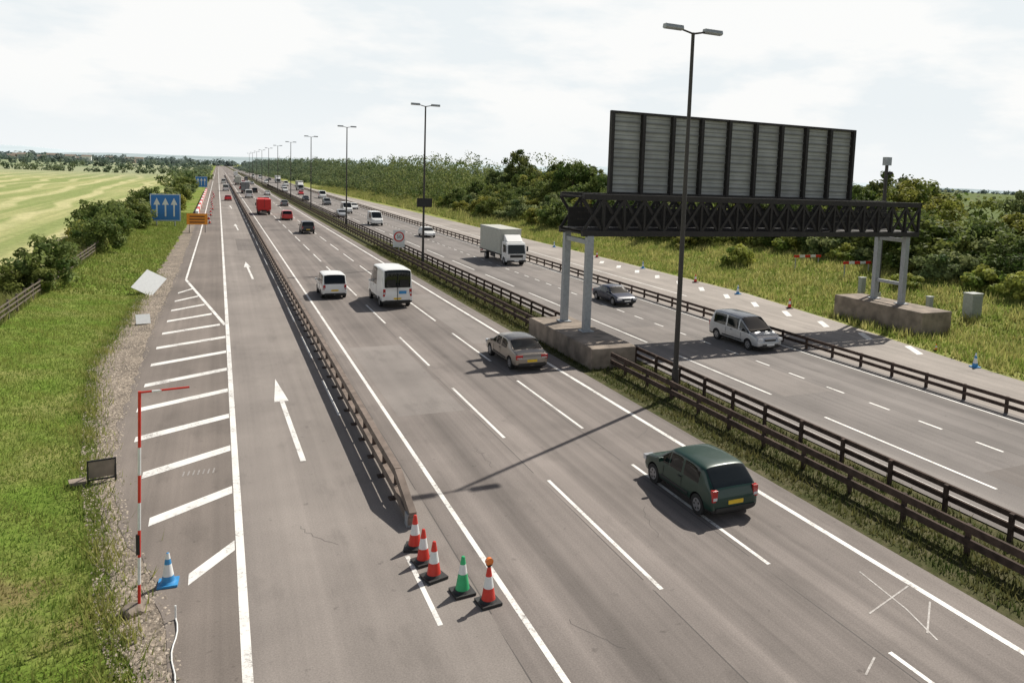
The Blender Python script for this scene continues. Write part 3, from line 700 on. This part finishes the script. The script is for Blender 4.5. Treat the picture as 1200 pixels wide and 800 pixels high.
for y in range(180, 330, 10): bush(-10+random.uniform(-1.5, 1.5), y, random.choice((0, 1, 4)), random.uniform(.8, 1.2))
y = 2.
while y < 215:
    bush(67.5+random.uniform(-2.5, 2), y, None, random.uniform(.8, 1.4)); bush(71.5+random.uniform(-2, 2), y+random.uniform(-1, 1), None, random.uniform(1.1, 1.7)); y += 3.4
y = 90.
while y < 215:
    bush(62.5+random.uniform(-3, 2)-(y-90)*.03, y, None, random.uniform(.7, 1.3)); y += 4
y = -4.
while y < 215:
    s = .85 if y < 35 else (1 if y < 90 else 1.2)
    tree(76+random.uniform(-2, 2.5), y, None, s*random.uniform(.5, .95)); tree(83+random.uniform(-3, 4), y+random.uniform(-3, 3), None, s*random.uniform(.72, 1.1)); y += 6.2
for x, y in ((58, 75), (60, 90), (61, 128), (58, 170), (62, 100), (64.5, 47), (60.5, 52), (63, 38), (65, 33), (61, 35.5), (60, 30), (63.5, 42.5), (66, 26), (63, 21), (62, 26), (59, 25), (64, 16), (65, 52)): bush(x, y, random.choice((0, 1, 3, 4)), random.uniform(.65, 1.05))
cl, sz = [], []
def blob(x, y, h, w, n, leaf):
    z = float(gz(x, y))
    for _ in range(n):
        cl.append((x+random.gauss(0, w*.4), y+random.gauss(0, w*.4), z+random.uniform(.1, .9)**.8*h, w*random.uniform(.2, .36))); sz.append(leaf)
y = 212.
while y < 1500:
    f = y/200.
    for x, h in ((63, 3.5), (68, 5), (73, 8), (80, 12), (92, 14)): blob(x+random.uniform(-3, 3)-min(22, (y-212)*.03), y, h*random.uniform(.75, 1.25), 6+2*f*.5, 15, .45*f**.6)
    y += 6*f**.8
for i in range(46): blob(-16-i*9-random.uniform(0, 4), 640+i*1.5, random.uniform(3, 7), 9, 7, 1.3)
for i in range(40): blob(-16-i*20, 1050+i*3, random.uniform(5, 11), 16, 7, 2.4)
for i in range(30): blob(-14+random.uniform(-3, 3), 340+i*25, random.uniform(3, 6), 8, 8, 1.2)
for i in range(30): blob(130+i*14, 150-i*1.0+random.uniform(-8, 8), random.uniform(5, 10), 11, 8, 1.3)
cl = np.array(cl); sz = np.array(sz)
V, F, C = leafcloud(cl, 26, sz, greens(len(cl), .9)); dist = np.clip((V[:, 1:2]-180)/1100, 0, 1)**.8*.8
C = C*(1-dist)+np.array([.17, .225, .21])*dist  # aerial haze painted into the leaf colours, stronger with distance
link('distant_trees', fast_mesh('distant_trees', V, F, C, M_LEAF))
cl, sz = [], []
for i in range(230): blob(-2600+i*26+random.uniform(-15, 15), 2450+random.uniform(-250, 500), random.uniform(8, 17), 40, 5, 7)
for i in range(120): blob(-2200+i*18+random.uniform(-15, 15), 1650+random.uniform(-60, 100), random.uniform(6, 13), 26, 5, 4.5)
cl = np.array(cl); V, F, C = leafcloud(cl, 26, np.array(sz), greens(len(cl), .8)); C = C*.2+np.array([.17, .22, .235])*.8  # leaf colours mostly replaced by a painted blue-grey haze tone
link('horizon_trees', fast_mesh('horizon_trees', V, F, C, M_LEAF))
M_HILL = plain('hazy_hill', (.37, .44, .46), .95, var=.16, scale=.004, spec=0); M_HILL2 = plain('hazy_far_hill', (.54, .62, .66), .95, var=.06, scale=.002, spec=0)  # aerial haze is painted into these pale blue-grey base colours
def hills(name, y0, amp, mat, seed, xr=(-7000, 9000)):
    rs = np.random.default_rng(seed); ph = rs.random(6)*6.28; X = np.linspace(*xr, 260)
    h = amp*(.55+.25*np.sin(X/1300+ph[0])+.15*np.sin(X/520+ph[1])+.06*np.sin(X/170+ph[2])+.03*rs.random(260)); rows = [(0, 0), (350, .45), (700, .8), (1100, 1), (1600, .9)]
    V = [(x, y0+dy, -2+hh*f) for dy, f in rows for x, hh in zip(X, h)]; n = len(X)
    F = [(r*n+i, r*n+i+1, (r+1)*n+i+1, (r+1)*n+i) for r in range(len(rows)-1) for i in range(n-1)]
    me = bpy.data.meshes.new(name); me.from_pydata(V, [], F); me.materials.append(mat); me.polygons.foreach_set('use_smooth', [True]*len(F)); link(name, me)
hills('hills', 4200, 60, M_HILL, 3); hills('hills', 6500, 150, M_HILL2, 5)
b = MB()
for i in range(90):
    x = random.uniform(-2300, -150); y = random.uniform(2000, 2350); w = random.uniform(10, 28); h = random.uniform(6, 13)
    m = random.choice((M_WHITE, M_CONC, M_LBOX)); b.box((x, y, h/2), (w, 12, h), m); b.prism([(y-6.5, h), (y, h+4), (y+6.5, h)], x-w/2, x+w/2, M_CONC)
b.obj('distant_town')

def blades(name, n, xf, yf, hmin, hmax, w, c0, c1, patch=.5, dry=0):
    y = yf(n); x = xf(n, y)
    pn = np.sin(x*1.3+np.sin(y*.7)*2)*np.sin(y*.9+x*.4)+.6*np.sin(x*3.1+y*2.3); h = (hmin+(hmax-hmin)*R.random(n)**1.5)*(1+.3*np.clip(pn, -1, 1))
    dn = np.clip((np.sin(x*.9+1.7*np.sin(y*.31))+np.sin(y*.55+1.3*np.sin(x*.8))+.7*np.sin(x*2.3+y*1.7)-.5)*.8+R.normal(size=n)*.25, 0, 1)*dry*np.clip(1.25-(y-15)/22, .15, 1)
    h = h*(1-.5*dn)
    z = gz(x, y); a = R.random(n)*6.28; ww = w*(.6+.8*R.random(n)); lx = R.normal(size=n)*h*.35; ly = R.normal(size=n)*h*.35
    V = np.stack([np.c_[x-np.cos(a)*ww, y-np.sin(a)*ww, z-.02], np.c_[x+np.cos(a)*ww, y+np.sin(a)*ww, z-.02], np.c_[x+lx, y+ly, z+h]], 1).reshape(-1, 3)
    t = np.clip(.5+patch*pn*.5+R.normal(size=n)*.22, 0, 1)[:, None]; c = (np.array(c0)*(1-t)+np.array(c1)*t)
    c = (c*(1-dn[:, None])+np.array([.26, .19, .09])*dn[:, None])*(.75+.5*R.random((n, 1)))
    link(name, fast_mesh(name, V, np.arange(3*n).reshape(n, 3), np.repeat(c, 3, 0), M_BLADE))
gl = lambda y: np.interp(y, [p[0] for p in grassL], [p[1] for p in grassL])
blades('grass', 150000, lambda n, y: gl(y)+.15-14*R.random(n)**1.15, lambda n: 12+58*R.random(n)**1.3, .05, .2, .02, (.15, .255, .04), (.34, .365, .10), dry=.9)
blades('grass', 30000, lambda n, y: gl(y)-9*R.random(n), lambda n: 70+110*R.random(n), .12, .4, .05, (.15, .23, .04), (.32, .33, .10))
blades('tall_grass', 26000, lambda n, y: -12.2-R.random(n)*2.4, lambda n: 35+140*R.random(n), .3, .9, .05, (.14, .19, .045), (.36, .34, .13))
blades('weeds', 9000, lambda n, y: gl(y)+R.normal(size=n)*.35, lambda n: 13+70*R.random(n)**1.3, .08, .38, .022, (.12, .2, .03), (.38, .36, .12))
rs_ = lambda y: np.interp(y, [p[0] for p in sl], [p[1] for p in sl])
blades('tall_grass', 120000, lambda n, y: rs_(y)+.4+R.random(n)*26, lambda n: 8+154*R.random(n)**1.2, .2, .7, .07, (.21, .29, .055), (.46, .43, .16), 1.0)
blades('tall_grass', 40000, lambda n, y: rs_(y)+2+R.random(n)*22, lambda n: 150+250*R.random(n), .4, 1.1, .16, (.2, .26, .06), (.42, .40, .15), 1.0)
blades('tall_grass', 42000, lambda n, y: 18.85+R.random(n)*4.0, lambda n: 0+110*R.random(n)**1.3, .06, .3, .03, (.05, .075, .018), (.17, .16, .06), .8)
n = 16000; y = 12+75*R.random(n)**1.2; L0 = gl(y); E0 = np.interp(y, [p[0] for p in edgeL], [p[1] for p in edgeL]); x = L0-.3+(E0-L0+.5)*R.random(n)
s = .02+.05*R.random(n)**3; base = np.array([(1, 0, 0), (-.5, .8, 0), (-.5, -.8, 0), (0, 0, 1)], float)
an = R.random(n)*6.28; ca, sa = np.cos(an), np.sin(an)
V = np.stack([np.c_[x+s*(b_[0]*ca-b_[1]*sa), y+s*(b_[0]*sa+b_[1]*ca), -.012+s*b_[2]*.8] for b_ in base], 1).reshape(-1, 3)
k = np.arange(n)[:, None]*4; F = np.concatenate([k+np.array([[0, 1, 3]]), k+np.array([[1, 2, 3]]), k+np.array([[2, 0, 3]])])
C = np.repeat(np.array([.32, .275, .225])*(.45+1.1*R.random((n, 1))), 4, 0); link('loose_stones', fast_mesh('loose_stones', V, F, C, M_STONE))
b = MB(); y = 40.
while y < 190:
    z = .42; b.box((-12.3, y, z+.6), (.12, .12, 1.3), M_WOOD)
    for q in (.45, .8, 1.12): b.box((-12.22, y+1.2, z+q+random.uniform(-.02, .02)), (.04, 2.38, .1), M_WOOD)
    y += 2.4
b.obj('post_and_rail_fence')

# ---------------------------------------------------------------- light, sky
sd = Vector((13.9, 7.65, 18.4)).normalized()
sun = bpy.data.lights.new('sun', 'SUN'); sun.energy = 5; sun.angle = math.radians(.5); sun.color = (1, .95, .86)
so = bpy.data.objects.new('sun', sun); COL.objects.link(so); so.rotation_euler = sd.to_track_quat('Z', 'Y').to_euler()
w = bpy.data.worlds.new('World'); S.world = w; w.use_nodes = True; nt = w.node_tree; bg = nt.nodes['Background']; out = nt.nodes['World Output']
sky = N(nt, 'ShaderNodeTexSky', sky_type='NISHITA'); sky.sun_disc = False; sky.sun_elevation = math.asin(sd.z); sky.sun_rotation = math.atan2(sd.x, sd.y); sky.dust_density = 3; sky.air_density = 1.2
nt.links.new(sky.outputs[0], bg.inputs['Color']); bg.inputs['Strength'].default_value = .05
tc = N(nt, 'ShaderNodeTexCoord'); sp = N(nt, 'ShaderNodeSeparateXYZ'); nt.links.new(tc.outputs['Generated'], sp.inputs[0])
den = math_(nt, 'ADD', math_(nt, 'MAXIMUM', sp.outputs[2], 0), .4)
cv = N(nt, 'ShaderNodeCombineXYZ'); nt.links.new(math_(nt, 'DIVIDE', sp.outputs[0], den), cv.inputs[0]); nt.links.new(math_(nt, 'DIVIDE', sp.outputs[1], den), cv.inputs[1]); nt.links.new(math_(nt, 'MULTIPLY', sp.outputs[2], 5), cv.inputs[2])
cn = noise(nt, cv.outputs[0], 1.9, 1, 1, 9, .55)
hz = mixc(nt, mrange(nt, cn, .45, .55, 0, 1), (.855, .905, .928), (.985, .99, .98))
hz = mixc(nt, mrange(nt, sp.outputs[2], 0, .09, 1, 0), hz, (.925, .955, .965))
bg2 = N(nt, 'ShaderNodeBackground'); nt.links.new(hz, bg2.inputs['Color']); bg2.inputs['Strength'].default_value = 1.0
mx = N(nt, 'ShaderNodeMixShader'); nt.links.new(mrange(nt, sp.outputs[2], .22, .38, .98, .04), mx.inputs[0])
nt.links.new(bg.outputs[0], mx.inputs[1]); nt.links.new(bg2.outputs[0], mx.inputs[2]); nt.links.new(mx.outputs[0], out.inputs['Surface'])
S.view_settings.view_transform = 'Standard'; S.view_settings.look = 'None'; S.view_settings.exposure = 0

# ---------------------------------------------------------------- camera (27 mm, on the overbridge, slight roll)
psi, th, ro = math.radians(25.6), math.radians(5.67), math.radians(2.235)
Rt = Vector((math.cos(psi), -math.sin(psi), 0)); Fh = Vector((math.sin(psi), math.cos(psi), 0)); Up = Vector((0, 0, 1))
fw = Fh*math.cos(th)-Up*math.sin(th); up0 = Up*math.cos(th)+Fh*math.sin(th)
r = Rt*math.cos(ro)+up0*math.sin(ro); u = up0*math.cos(ro)-Rt*math.sin(ro)
cam = bpy.data.cameras.new('camera'); co = bpy.data.objects.new('camera', cam); COL.objects.link(co)
co.matrix_world = Matrix(((r.x, u.x, -fw.x, 0), (r.y, u.y, -fw.y, 0), (r.z, u.z, -fw.z, 11), (0, 0, 0, 1)))
cam.sensor_width = 36; cam.lens = 886/1200*36; cam.shift_x = -78/1200; cam.shift_y = -105.5/1200; cam.clip_end = 20000; cam.clip_start = .1
S.camera = co
